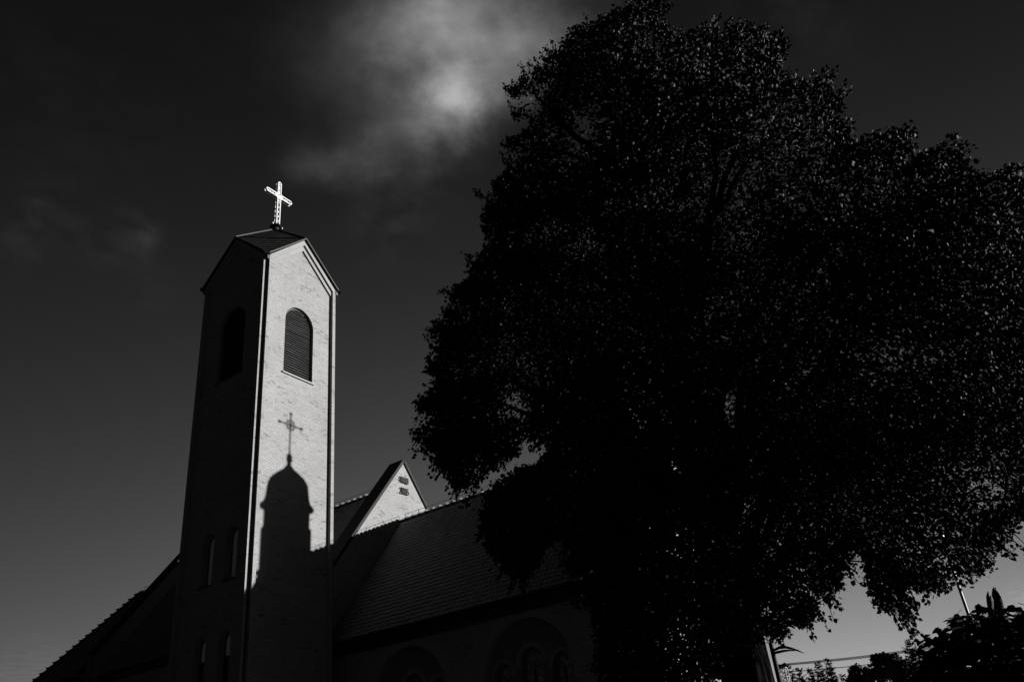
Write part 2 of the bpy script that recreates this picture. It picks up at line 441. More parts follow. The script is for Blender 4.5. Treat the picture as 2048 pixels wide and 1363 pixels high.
# roof: four rhombic slate planes + flashing
APX = (CX_ + 0.03, 2.745, ZA)
pkF = (CX_ + 0.03, -0.10, ZP + 0.06); pkL = (-0.30, 2.745, ZP + 0.06); pkB = (TX / 2, Y1 + 0.35, ZP + 0.06); pkR = (TX + 0.30, 2.75, ZP + 0.06)
cFL = (-0.10, 0.06, ZE + 0.04); cFR = (TX + 0.12, 0.06, ZE + 0.04); cBL = (-0.12, Y1 + 0.15, ZE + 0.04); cBR = (TX + 0.12, Y1 + 0.15, ZE + 0.04)
rf = MB(); fl = MB()
def rhomb(a, p1, cn, p2):
    n = 15
    A = np.array(a); P1 = np.array(p1); Cc = np.array(cn); P2 = np.array(p2)
    nr = np.cross(P1 - A, P2 - A); nr = nr / np.linalg.norm(nr); nr = nr if nr[2] > 0 else -nr
    def edge(t, P):
        return A + (P - A) * (t * 2) if t <= 0.5 else P + (Cc - P) * (t * 2 - 1)
    for i in range(n):
        t0 = i / n; t1 = (i + 1) / n
        l0, r0, l1, r1 = edge(t0, P1), edge(t0, P2), edge(t1, P1), edge(t1, P2)
        segs = [(l0, r0, l1, r1)] if not (t0 < 0.5 < t1) else [(l0, r0, P1, P2), (P1, P2, l1, r1)]
        for (a0, b0, a1, b1) in segs:
            m = 22
            for k in range(m):
                f0, f1 = k / m, (k + 1) / m
                j = random.uniform(0.002, 0.02)
                rf.poly([lerp(a0, b0, f0) + nr * 0.0, lerp(a1, b1, f0) + nr * (0.022 + j), lerp(a1, b1, f1) + nr * (0.022 + j), lerp(a0, b0, f1) + nr * 0.0])
            rf.poly([a1 + nr * 0.03, a1 - nr * 0.01, b1 - nr * 0.01, b1 + nr * 0.03])
rhomb(APX, pkL, cFL, pkF); rhomb(APX, pkF, cFR, pkR); rhomb(APX, pkR, cBR, pkB); rhomb(APX, pkB, cBL, pkL)
roof = rf.build('roof', MT['slate'], tower)
for pk, corners, nrm in ((pkF, (cFL, cFR), (0, -1, 0)), (pkL, (cFL, cBL), (-1, 0, 0)), (pkB, (cBL, cBR), (0, 1, 0)), (pkR, (cFR, cBR), (1, 0, 0))):
    for cn in corners:
        q = np.array(cn, float)
        if nrm[1]: q[1] = pk[1]
        else: q[0] = pk[0]
        e = q + (q - np.array(pk)) * 0.02
        fl.bar(np.array(pk) - np.array(nrm) * 0.04, e - np.array(nrm) * 0.04, 0.16, 0.07)
        fl.bar(np.array(pk) + np.array((0, 0, .05)) - np.array(nrm) * 0.2, e + np.array((0, 0, .05)) - np.array(nrm) * 0.2, 0.3, 0.03)
for pk in (pkF, pkL, pkB, pkR):
    fl.bar(np.array(APX) + (0, 0, .03), np.array(pk) + (0, 0, .04), 0.12, 0.06)
fl.build('flashing', MT['metal'], roof)
# down pipes and hoppers at the corners
for (px_, py_, sx, sy) in ((-0.045, 0.155, -1, -1), (TX + 0.1, 0.125, 1, -1), (-0.1, Y1 + 0.13, -1, 1), (TX + 0.1, Y1 + 0.13, 1, 1)):
    d = MB(); d.tube([(px_, py_, 0.2), (px_, py_, ZE - 0.28)], 0.034, 10)
    dp = d.build('downpipe', MT['pipe'], tower, True)
    h = MB(); h.box((px_ - 0.10, py_ - 0.15, ZE - 0.30), (px_ + 0.07, py_ + 0.10, ZE - 0.02))
    h.bar((px_ - sx * 0.1, py_ - sy * .1, ZE + 0.0), (px_ + sx * 0.22, py_ + sy * 0.22, ZE + 0.0), 0.34, 0.07)
    h.build('rain_hopper', MT['pipe'], dp)
# louvres in the belfry openings
def louvre(to, c, vis=True):
    fr_ = MB(); sl_ = MB()
    lp = arch_loop(c, 2.05, 23.6, 27.95); lpi = arch_loop(c, 1.85, 23.70, 27.85)
    T = lambda d: (lambda u, z: to(u, d, z))
    for i in range(len(lp)):
        j = (i + 1) % len(lp)
        fr_.poly([to(lp[i][0], 0.34, lp[i][1]), to(lp[j][0], 0.34, lp[j][1]), to(lpi[j][0], 0.34, lpi[j][1]), to(lpi[i][0], 0.34, lpi[i][1])])
    fr_.wallloop(lpi, T(0.34), T(0.5))
    o = fr_.build('louvre', MT['slat'], tower)
    z = 23.76; k = 0
    while z < 27.75:
        hw = 0.93 if z < 26.925 else math.sqrt(max(0.0, 0.925 ** 2 - (z - 26.925) ** 2))
        if hw > 0.1:
            j = random.uniform(-0.008, 0.008)
            A = [(0.36, z + j), (0.36, z + j + 0.024), (0.56, z + 0.05), (0.56, z + 0.03)]
            for i in range(4):
                a, b = A[i], A[(i + 1) % 4]
                sl_.poly([to(c - hw, a[0], a[1]), to(c + hw, a[0], a[1]), to(c + hw, b[0], b[1]), to(c - hw, b[0], b[1])])
        z += 0.146; k += 1
    sl_.build('slats', MT['slat'], o)
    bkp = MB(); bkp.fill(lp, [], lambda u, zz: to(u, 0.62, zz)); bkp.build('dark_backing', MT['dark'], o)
    sl2 = MB()
    P = [to(c - 1.12, 0.10, 23.60), to(c + 1.12, 0.10, 23.60), to(c + 1.12, 0.45, 23.66), to(c - 1.12, 0.45, 23.66)]
    Q = [to(c - 1.12, 0.10, 23.52), to(c + 1.12, 0.10, 23.52), to(c + 1.12, 0.45, 23.52), to(c - 1.12, 0.45, 23.52)]
    sl2.poly(P); sl2.poly(Q[::-1])
    for i in range(4): sl2.poly([P[i], Q[i], Q[(i + 1) % 4], P[(i + 1) % 4]])
    sl2.build('sill', MT['gutter'], o)
louvre(fr, CX_); louvre(lf, cl_); louvre(bk, TX / 2); louvre(rt, TY / 2)
for (yc, zt, zb) in WIN:
    lp = ywin(yc, zt, zb); f_ = MB(); g_ = MB(); s_ = MB()
    c = TY - (yc - 0.25)
    lpi = arch_loop(c, 0.76, zb + 0.04, zt - 0.04, 12)
    for i in range(len(lp)):
        j = (i + 1) % len(lp)
        f_.poly([lf(lp[i][0], 0.58, lp[i][1]), lf(lp[j][0], 0.58, lp[j][1]), lf(lpi[j][0], 0.58, lpi[j][1]), lf(lpi[i][0], 0.58, lpi[i][1])])
    o = f_.build('window', MT['metal'], tower)
    g_.fill(lpi, [], lambda u, zz: lf(u, 0.62, zz)); g_.build('pane', MT['glass'], o)
    zb2 = zb + 0.05 if zb > 10 else zt - 1.0
    b_ = MB(); b_.fill(arch_loop(c, 0.74, zb2, zt - 0.05, 12), [], lambda u, zz: lf(u, 0.605, zz)); b_.build('blind', MT['blind'], o)
    P = [lf(c - 0.47, 0.14, zb), lf(c + 0.47, 0.14, zb), lf(c + 0.47, 0.56, zb + 0.03), lf(c - 0.47, 0.56, zb + 0.03)]
    s_.poly(P); Q = [(p[0], p[1], zb - 0.06) for p in P]; s_.poly(Q[::-1])
    for i in range(4): s_.poly([P[i], Q[i], Q[(i + 1) % 4], P[(i + 1) % 4]])
    s_.build('sill', MT['metal'], o)

# cross on the tower: two parallel outlined crosses of white rails joined by dark spacers
cross = thing('roof_cross', 'white double framed metal cross standing on the tower roof', 'cross', (2.5, 2.74, 34.83))
XC, YC = 2.5, 2.62
def cross_outline(w, top, arm, zc, z0, f):
    """half outline of a cross with filleted inner corners and rounded ends (right half, bottom to top)"""
    pts = [(w, z0), (w, zc - w - f)]
    for k in range(1, 6):
        t = math.pi / 2 * k / 5; pts.append((w + f - f * math.cos(t), zc - w - f + f * math.sin(t)))
    pts.append((arm - w, zc - w))
    for k in range(1, 8):
        t = -math.pi / 2 + math.pi * k / 8; pts.append((arm - w + w * math.cos(t), zc + w * math.sin(t)))
    pts.append((arm - w, zc + w)); 
    for k in range(0, 6):
        t = math.pi / 2 * k / 5; pts.append((w + f - f * math.sin(t), zc + w + f - f * math.cos(t)))
    pts.append((w, top - w))
    for k in range(1, 5):
        t = math.pi / 2 * k / 4; pts.append((w * math.cos(t), top - w + w * math.sin(t)))
    return pts
for y, nm, hw_, rr_ in ((YC - 0.13, 'front_frame', 0.112, 0.05), (YC + 0.05, 'back_frame', 0.14, 0.05)):
    q = MB(); h = cross_outline(hw_, 38.42, 1.0, 37.33, 35.06, 0.16)
    full = h + [(-a, b) for a, b in h[::-1][1:]]
    q.tube([(XC + a, y, b) for a, b in full], rr_, 8)
    o = q.build(nm, MT['white'], cross, True)
def spacer(*bars):
    sp = MB()
    for b_ in bars: sp.bar(*b_)
    sp.build('spacer', MT['iron'], cross)
for z in np.arange(35.25, 38.3, 0.36):
    fa, ba_ = YC - 0.13, YC + 0.05
    spacer(((XC - 0.115, fa, z), (XC - 0.115, ba_, z), 0.05, 0.05), ((XC + 0.115, fa, z), (XC + 0.115, ba_, z), 0.05, 0.05),
           ((XC - 0.115, fa, z), (XC + 0.115, fa, z), 0.05, 0.06), ((XC - 0.115, ba_, z), (XC + 0.115, ba_, z), 0.05, 0.06))
for x in (-0.85, -0.5, 0.5, 0.85):
    spacer(((XC + x, YC - 0.13, 37.215), (XC + x, YC + 0.05, 37.215), 0.05, 0.05), ((XC + x, YC - 0.13, 37.445), (XC + x, YC + 0.05, 37.445), 0.05, 0.05),
           ((XC + x, YC + 0.03, 37.215), (XC + x, YC + 0.03, 37.445), 0.045, 0.045, (0, 1, 0)))
pl = MB()
pl.box((XC - 0.035, YC - 0.15, 36.9), (XC + 0.035, YC - 0.11, 38.3)); pl.box((XC - 0.3, YC - 0.152, 37.17), (XC + 0.3, YC - 0.112, 37.49))
pl.build('face_plate', MT['white'], cross)
bs = MB(); bs.lathe(XC, YC, [(0.01, 35.03), (0.34, 35.01), (0.38, 34.96), (0.34, 34.92), (0.18, 34.86), (0.14, 34.6)], 20)
b0 = bs.build('base_collar', MT['iron'], cross)
for sx in (-1, 1):
    l_ = MB(); l_.lathe(XC + sx * 0.36, YC - 0.12, [(0.01, 35.09), (0.045, 35.07), (0.055, 35.0), (0.04, 34.95)], 10); l_.build('spotlight', MT['white'], cross, True)

# ------------------------------------------------------------------ church
church = thing('church', 'long tiled brick church with a steep sunlit gable beside the bell tower', 'church', (9, 0, 0))
GX, GZ = 11.79, 21.55; GS = 1.26
def tile_roof(mb, O, ud, vd, nr, vlen, ulim, tw_=0.26, rh=0.30, seg=5, amp=0.02, step=0.048):
    O = np.asarray(O, float); ud = np.asarray(ud, float); vd = np.asarray(vd, float); nr = np.asarray(nr, float)
    nrow = int(vlen / rh)
    for i in range(nrow):
        v0 = i * rh; v1 = v0 + rh
        u0, u1 = ulim(v0 + rh / 2)
        if u1 - u0 < tw_: continue
        k0 = math.floor(u0 / tw_ * seg); k1 = math.ceil(u1 / tw_ * seg)
        us = np.clip(np.arange(k0, k1 + 1) * tw_ / seg, u0, u1)
        ph = us / tw_ * 2 * math.pi + (0.0)
        s_ = np.sin(ph) + 0.35 * np.sin(2 * ph + 0.6)
        hh = amp * s_
        jit = np.repeat(rng.uniform(-0.004, 0.004, (len(us) // seg) + 2), seg)[:len(us)]
        drop = -0.055 * (0.5 + 0.5 * np.cos(ph + 0.5))       # rounded lower edge of every tile
        lo = O + np.outer(us, ud) + np.outer(v0 + drop, vd) + np.outer(hh + step + jit, nr)
        hi = O + np.outer(us, ud) + v1 * vd + np.outer(hh, nr)
        un = O + np.outer(us, ud) + np.outer(v0 + drop, vd) + np.outer(hh - 0.0, nr)
        i0 = len(mb.v); m = len(us)
        for arr in (un, lo, hi): mb.v.extend(map(tuple, arr))
        for k in range(m - 1):
            mb.f.append((i0 + k, i0 + k + 1, i0 + m + k + 1, i0 + m + k)); mb.f.append((i0 + m + k, i0 + m + k + 1, i0 + 2 * m + k + 1, i0 + 2 * m + k))
            mb.uv.extend([(0, 0)] * 8); mb.mi.extend([0, 0])
def ridge_caps(mb, A, B, L=0.5, r0=0.10, r1=0.20, up=(0, 0, 1)):
    A = np.asarray(A, float); B = np.asarray(B, float); d = B - A; T = np.linalg.norm(d); d /= T
    n = max(1, int(round(T / L))); L = T / n
    sd = np.cross(d, np.asarray(up, float)); sd /= np.linalg.norm(sd); u = np.cross(sd, d)
    for i in range(n):
        prof = [(0.0, r0), (0.35, r0 * 1.03), (0.7, r0 * 1.2 + 0.012), (0.9, r1 * 0.9), (1.0, r1), (1.06, r1)]
        rings = []
        for t, r in prof:
            p = A + d * (i + t) * L
            rings.append([p + sd * r * math.cos(a) * 1.1 + u * (r * math.sin(a) - 0.03) for a in np.linspace(-0.35, math.pi + 0.35, 9)])
        for a, b in zip(rings, rings[1:]):
            for k in range(8): mb.poly([a[k], a[k + 1], b[k + 1], b[k]])
        mb.poly(rings[-1])
def lightning_wire(mb, A, B, h=0.30, step=1.0):
    A = np.asarray(A, float); B = np.asarray(B, float); T = np.linalg.norm(B - A); n = int(T / step)
    pts = []
    for i in range(n + 1):
        p = lerp(A, B, i / n); pts.append(p + (0, 0, h))
        if i < n: pts.append(lerp(A, B, (i + 0.5) / n) + (0, 0, h - 0.02))
        mb.bar(p, p + np.array((0, 0, h + 0.02)), 0.022, 0.022, up=(1, 0, 0))
    mb.tube(pts, 0.011, 5)
SLN = math.sqrt(1 + GS * GS)
vd = np.array([1, 0, GS]) / SLN; nrL = np.array([-GS, 0, 1]) / SLN
vdR = np.array([-1, 0, GS]) / SLN; nrR = np.array([GS, 0, 1]) / SLN
# chancel (towards the camera side): ridge along Y
CXR, CZR, CEX = 11.46, 17.72, 5.5
CY0, CY1 = 1.0, -16.4
vlen = (CXR - CEX) * SLN
ez = CZR - (CXR - CEX) * GS
t1 = MB(); tile_roof(t1, (CEX, CY1, ez), (0, 1, 0), vd, nrL, vlen, lambda v: (0.05, CY0 - CY1))
t1.poly([(CEX + 0.05, CY1, ez - 0.02), (CEX + 0.05, CY0, ez - 0.02), (CXR, CY0, CZR - 0.06), (CXR, CY1, CZR - 0.06)])
xo = 2 * CXR - CEX
t1.poly([(xo, CY1, ez), (CXR, CY1, CZR - 0.03), (CXR, CY0, CZR - 0.03), (xo, CY0, ez)])
t1.poly([(CEX + 0.02, CY1, ez - 0.12), (xo, CY1, ez - 0.12), (xo, CY1, ez), (CXR, CY1, CZR), (CEX, CY1, ez)])
croof = t1.build('chancel_roof', MT['tile'], church)
rc = MB(); ridge_caps(rc, (CXR, CY0, CZR + 0.02), (CXR, CY1, CZR + 0.02)); rc.build('ridge_tiles', MT['cap'], croof)
lw = MB(); lightning_wire(lw, (CXR, CY0 - 0.3, CZR + 0.05), (CXR, CY1 + 3.6, CZR + 0.05)); lw.build('lightning_conductor', MT['iron'], croof)
# chancel wall with blind arches and lancets
XW = 6.0; ZT = ez + 0.45
cw = MB()
W3 = lambda d: (lambda u, z: (XW + d, -u, z))       # u = -y
arches = [(3.85, 9.33), (10.38, 9.33)]
AR = 2.23
big = [arch_loop(c, 2 * AR, 2.5, zt, 30) for c, zt in arches]
cw.fill([(-1.0, 0), (16.2, 0), (16.2, ZT), (-1.0, ZT)], big, W3(0))
for lp in big: cw.wallloop(lp[::-1], W3(0), W3(0.36))
cw.poly([(XW, -16.2, 0), (2 * CXR - XW, -16.2, 0), (2 * CXR - XW, -16.2, ZT), (CXR, -16.2, CZR - 0.1), (XW, -16.2, ZT)])
cw.poly([(2 * CXR - XW, -16.2, 0), (2 * CXR - XW, 1, 0), (2 * CXR - XW, 1, ZT), (2 * CXR - XW, -16.2, ZT)])
cw.build('chancel_wall', MT['brick'], church)
rec = MB(); LAN = []
for (c, zt), lp in zip(arches, big):
    ls = [(c, 8.10, 0.98), (c - 1.48, 7.66, 0.74), (c + 1.48, 7.66, 0.74)]
    holes = [arch_loop(x, w_ + 0.16, 4.0, t_ + 0.08, 14) for x, t_, w_ in ls]
    rec.fill(lp, holes, W3(0.36))
    for h in holes: rec.wallloop(h[::-1], W3(0.36), W3(0.62))
    LAN += ls
    # voussoir rings
    def vring(cc, zc, r0, r1, d, a0=-0.2, a1=math.pi + 0.2, n=40):
        ring = MB()
        for k in range(n):
            ta = a0 + (a1 - a0) * k / n; tb = a0 + (a1 - a0) * (k + 1) / n
            P = [(cc + r * math.cos(t), zc + r * math.sin(t)) for r, t in ((r0, ta), (r1, ta), (r1, tb), (r0, tb))]
            rm = (r0 + r1) / 2
            ring.poly([W3(d)(*p) for p in P][::-1], uv=[(r1 - r0, ta * rm), (0, ta * rm), (0, tb * rm), (r1 - r0, tb * rm)][::-1])
        ring.build('arch_ring', MT['soldier'], church)
    vring(c, zt - AR, AR, AR + 0.4, -0.02)
    for x, t_, w_ in ls: vring(x, t_ - w_ / 2, w_ / 2 + 0.08, w_ / 2 + 0.30, 0.34, n=24)
rec.build('arch_recess', MT['plaster'], church)
for k, (x, t_, w_) in enumerate(LAN):
    gl = MB(); gl.fill(arch_loop(x, w_ + 0.16, 4.0, t_ + 0.08, 14), [], W3(0.60))
    o = gl.build('lancet_window', MT['leaded'], church)
    br = MB(); wd = w_ / 2 + 0.05
    br.bar((XW + 0.585, -x, 4.0), (XW + 0.585, -x, t_ - (0.75 if w_ > 0.9 else 0.5)), 0.07, 0.05, up=(1, 0, 0))
    for zz in (t_ - 1.5, t_ - 2.8): br.bar((XW + 0.585, -x - wd, zz), (XW + 0.585, -x + wd, zz), 0.05, 0.07)
    br.build('glazing_bars', MT['iron'], o)
co = MB(); co.box((XW - 0.32, CY1 + 0.3, ez - 0.35), (XW, CY0, ez - 0.02)); co.box((XW - 0.16, CY1 + 0.3, ez - 0.62), (XW - 0.002, CY0, ez - 0.352))
co.build('cornice', MT['metal'], church)
gt = MB(); gt.tube([(CEX - 0.07, CY1 + 0.1, ez - 0.04), (CEX - 0.07, CY0 - 0.1, ez - 0.04)], 0.075, 8); gt.build('gutter', MT['pipe'], church, True)

# ridge turret with onion dome near the end of the chancel ridge
TXc, TYc = CXR, -14.0
tb = MB(); tb.lathe(TXc, TYc, [(1.36, 15.6), (1.36, 19.42), (1.25, 19.47), (1.25, 20.42)], 8)
turret = tb.build('ridge_turret', MT['slate'], church)
dm = MB(); dm.lathe(TXc, TYc, [(1.20, 20.38), (1.47, 20.46), (1.47, 20.52), (1.28, 20.70), (1.19, 20.95), (1.15, 21.32), (1.09, 21.74), (0.92, 22.02), (0.56, 22.32), (0.30, 22.5), (0.19, 22.66), (0.10, 22.76), (0.13, 22.9), (0.17, 23.05), (0.15, 23.22), (0.06, 23.36), (0.035, 23.4)], 20)
dm.build('onion_dome', MT['metal'], turret, True)
tcx = MB(); zc = 24.93
tcx.tube([(TXc, TYc, 23.3), (TXc, TYc, 25.55)], 0.042, 8); tcx.tube([(TXc - 0.72, TYc, zc), (TXc + 0.72, TYc, zc)], 0.04, 8)
for p in ((TXc, TYc, 25.58), (TXc - 0.74, TYc, zc), (TXc + 0.74, TYc, zc)):
    tcx.lathe(p[0], p[1], [(0.01, p[2] - 0.09), (0.075, p[2] - 0.05), (0.09, p[2]), (0.075, p[2] + 0.05), (0.01, p[2] + 0.09)], 10)
tcx.tube([(TXc + 0.27 * math.cos(t), TYc, zc + 0.27 * math.sin(t)) for t in np.linspace(0, 2 * math.pi, 21)], 0.032, 6, caps=False)
for a in range(4):
    t = math.pi / 4 + a * math.pi / 2; tcx.tube([(TXc + 0.10 * math.cos(t), TYc, zc + 0.10 * math.sin(t)), (TXc + 0.34 * math.cos(t), TYc, zc + 0.34 * math.sin(t))], 0.025, 6)
tcx.build('turret_cross', MT['iron'], turret)

# nave: gable wall (parapet) at y=1..2, roof behind, second parapet, hipped far end
NZ = 20.12; NX = GX; NEX = 5.3
gw = MB()
gx0 = 5.1; gx1 = 2 * GX - gx0
gz0 = GZ - (GX - gx0) * GS
gpoly = [(gx0, 0), (gx1, 0), (gx1, gz0), (GX, GZ), (gx0, gz0)]
gw.fill(gpoly, [], lambda u, z: (u, 1.0, z)); gw.fill(gpoly, [], lambda u, z: (u, 2.0, z), flip=True)
gw.wallloop([gpoly[2], gpoly[3], gpoly[4]], lambda u, z: (u, 1.0, z), lambda u, z: (u, 2.0, z), closed=False)
gw.build('gable_wall', MT['brick'], church)
def coping(y0, y1, z_add=0.0):
    cp = MB()
    for sx in (-1, 1):
        p = np.array((GX, (y0 + y1) / 2, GZ + z_add + 0.05)); e = np.array((GX + sx * (GX - gx0), (y0 + y1) / 2, gz0 + z_add + 0.05))
        cp.bar(p - (0, 0, 0.005), e, y1 - y0, 0.17)
    return cp.build('gable_coping', MT['coping'], church)
coping(0.90, 2.05)
nez = NZ - (NX - NEX) * GS
NY0, NY1 = 2.0, 20.2
t2 = MB(); vl = (NX - NEX) * SLN
tile_roof(t2, (NEX, NY0, nez), (0, 1, 0), vd, nrL, vl, lambda v: (0.0 if v > 0.5 else 3.4, NY1 - NY0))
t2.poly([(NEX + 0.05, NY0, nez - 0.02), (NEX + 0.05, NY1, nez - 0.02), (NX, NY1, NZ - 0.06), (NX, NY0, NZ - 0.06)])
xo = 2 * NX - NEX
t2.poly([(xo, NY0, nez), (NX, NY0, NZ), (NX, NY1, NZ), (xo, NY1, nez)])
nroof = t2.build('nave_roof', MT['tile'], church)
rc = MB(); ridge_caps(rc, (NX, NY1, NZ + 0.02), (NX, NY0, NZ + 0.02)); rc.build('ridge_tiles', MT['cap'], nroof)
lw = MB(); lightning_wire(lw, (NX, NY0 + 0.2, NZ + 0.05), (NX, NY1 - 0.2, NZ + 0.05)); lw.build('lightning_conductor', MT['iron'], nroof)
# far parapet
p2 = MB()
p2.fill(gpoly, [], lambda u, z: (u, 20.2, z)); p2.fill(gpoly, [], lambda u, z: (u, 21.0, z), flip=True)
p2.wallloop([gpoly[2], gpoly[3], gpoly[4]], lambda u, z: (u, 20.2, z), lambda u, z: (u, 21.0, z), closed=False)
p2.build('far_gable_wall', MT['brick'], church)
coping(20.14, 21.05)
# hipped end: its ridge runs across, the visible slope continues the nave's
HT = np.array((9.2, 22.5, 17.86)); HB = np.array((4.54, 26.35, 12.05)); EF = np.array((4.54, 21.0, 12.05))
t3 = MB()
hs = (HT[2] - EF[2]) / (HT[0] - EF[0]); hl = math.sqrt(1 + hs * hs)
vdh = np.array([1, 0, hs]) / hl; nrh = np.array([-hs, 0, 1]) / hl; HL = (HT[0] - EF[0]) * hl
tile_roof(t3, EF, (0, 1, 0), vdh, nrh, HL, lambda v: (0.0, (HB[1] - 21.0) + (HT[1] - HB[1]) * v / HL))
t3.poly([EF, HB, HT, (HT[0], 21.0, HT[2])])
HT2 = np.array((14.4, 22.5, 17.86)); HB2 = np.array((19.04, 26.35, 12.05))
t3.poly([HT, HB, HB2, HT2]); t3.poly([HT, HT2, (14.4, 21.0, 17.86), (9.2, 21.0, 17.86)]); t3.poly([HT2, HB2, (19.04, 21, 12.05), (14.4, 21, 17.86)])
hroof = t3.build('hipped_roof', MT['tile'], church)
rc = MB(); ridge_caps(rc, HT + (0, 0, 0.05), HB + (0, 0, 0.05), L=0.46, r0=0.12, r1=0.235, up=(-0.4, 0.4, 1)); ridge_caps(rc, HT + (0, 0, .04), HT2 + (0, 0, .04)); rc.build('ridge_tiles', MT['cap'], hroof)
lw = MB(); lightning_wire(lw, HT + (0.2, 0, 0.1), HT2 + (0, 0, 0.1), h=0.32); lw.build('lightning_conductor', MT['iron'], hroof)
nw = MB()
nw.box((5.9, 2.0, 0), (17.7, 25.6, nez + 0.35)); nw.build('nave_wall', MT['brick'], church)
co = MB(); co.box((5.5, 5.6, nez - 0.45), (5.898, 25.6, nez - 0.05)); co.build('cornice', MT['metal'], church)
gt = MB(); gt.tube([(NEX - 0.06, 5.5, nez - 0.10), (NEX - 0.06, 21, nez - 0.07), (4.46, 21.05, nez + 0.03), (4.46, 26.3, nez + 0.05)], 0.08, 8); gt.build('gutter', MT['gutter'], church, True)

# iron lettering on the gable: strokes on a 4 x 6 grid
GL = {'A': [((0, 0), (0, 5)), ((0, 5), (1, 6)), ((1, 6), (2, 6)), ((2, 6), (3, 5)), ((3, 5), (3, 0)), ((0, 2.6), (3, 2.6))],
      'N': [((0, 0), (0, 6)), ((0, 6), (3, 0)), ((3, 0), (3, 6))],
      'O': [((0, 1), (0, 5)), ((0, 5), (.8, 6)), ((.8, 6), (2.2, 6)), ((2.2, 6), (3, 5)), ((3, 5), (3, 1)), ((3, 1), (2.2, 0)), ((2.2, 0), (.8, 0)), ((.8, 0), (0, 1))],
      '2': [((0, 5), (1, 6)), ((1, 6), (2.2, 6)), ((2.2, 6), (3, 5)), ((3, 5), (3, 3.8)), ((3, 3.8), (0, 0)), ((0, 0), (3, 0))],
      '5': [((3, 6), (0, 6)), ((0, 6), (0, 3.4)), ((0, 3.4), (2.2, 3.4)), ((2.2, 3.4), (3, 2.6)), ((3, 2.6), (3, .8)), ((3, .8), (2.2, 0)), ((2.2, 0), (0, 0))]}
GL['0'] = GL['O']
for word, zb, lab in (('ANNO', 20.10, 'black iron word ANNO fixed high on the lit church gable'), ('2005', 19.42, 'black iron year 2005 fixed on the lit church gable below a word')):
    w_ = thing('wall_lettering', lab, 'lettering', (11.74, 0.93, zb))
    for i, ch in enumerate(word):
        m_ = MB()
        for a, b in GL[ch]:
            f = lambda p: (11.40 + i * 0.178 + 0.02 + p[0] * 0.042, 0.91, zb + 0.02 + p[1] * 0.056)
            m_.bar(f(a), f(b), 0.06, 0.044, up=(0, 1, 0.001))
        m_.box((11.40 + i * 0.178 + 0.07, 0.92, zb + 0.15), (11.40 + i * 0.178 + 0.10, 1.0, zb + 0.18))
        m_.build('letter', MT['iron'], w_)

# ------------------------------------------------------------------ foliage
def leaves_mesh(name, P, Dr, Nn, L, mat, parent, wid=0.36, fold=0.25):
    """many small folded ovate leaves. P base points, Dr unit directions base->tip, Nn approximate normals, L lengths"""
    P = np.asarray(P); n = len(P)
    S = np.cross(Dr, Nn); S /= (np.linalg.norm(S, axis=1, keepdims=True) + 1e-9); Nn = np.cross(S, Dr)
    Lc = L[:, None]
    wv = (wid * rng.uniform(0.8, 1.2, n))[:, None] * Lc
    fz = fold * rng.uniform(0.3, 1.4, n)[:, None]
    cur = rng.uniform(-0.12, 0.05, n)[:, None]
    tip = P + Dr * Lc + Nn * cur * Lc
    v = np.stack([P, P + Dr * Lc * 0.28 + S * wv + Nn * fz * wv, P + Dr * Lc * 0.68 + S * wv * 0.72 + Nn * fz * wv * .8, tip,
                  P + Dr * Lc * 0.68 - S * wv * 0.72 + Nn * fz * wv * .8, P + Dr * Lc * 0.28 - S * wv + Nn * fz * wv], axis=1).reshape(-1, 3)
    base = np.arange(n)[:, None] * 6
    f = np.concatenate([base + np.array([[0, 1, 2, 3]]), base + np.array([[0, 3, 4, 5]])], axis=1).reshape(-1)
    me = bpy.data.meshes.new(name)
    off = np.array(parent_loc(parent)) if parent else np.zeros(3)
    me.vertices.add(len(v)); me.vertices.foreach_set('co', (v - off).astype(np.float32).ravel())
    me.loops.add(len(f)); me.loops.foreach_set('vertex_index', f.astype(np.int32))
    npoly = n * 2
    me.polygons.add(npoly); me.polygons.foreach_set('loop_start', (np.arange(npoly) * 4).astype(np.int32)); me.polygons.foreach_set('loop_total', np.full(npoly, 4, np.int32))
    me.materials.append(mat); me.update(calc_edges=True); me.validate()
    o = bpy.data.objects.new(name, me); C.collection.objects.link(o)
    if parent: o.parent = parent
    return o
def unit(a): return a / (np.linalg.norm(a, axis=-1, keepdims=True) + 1e-9)

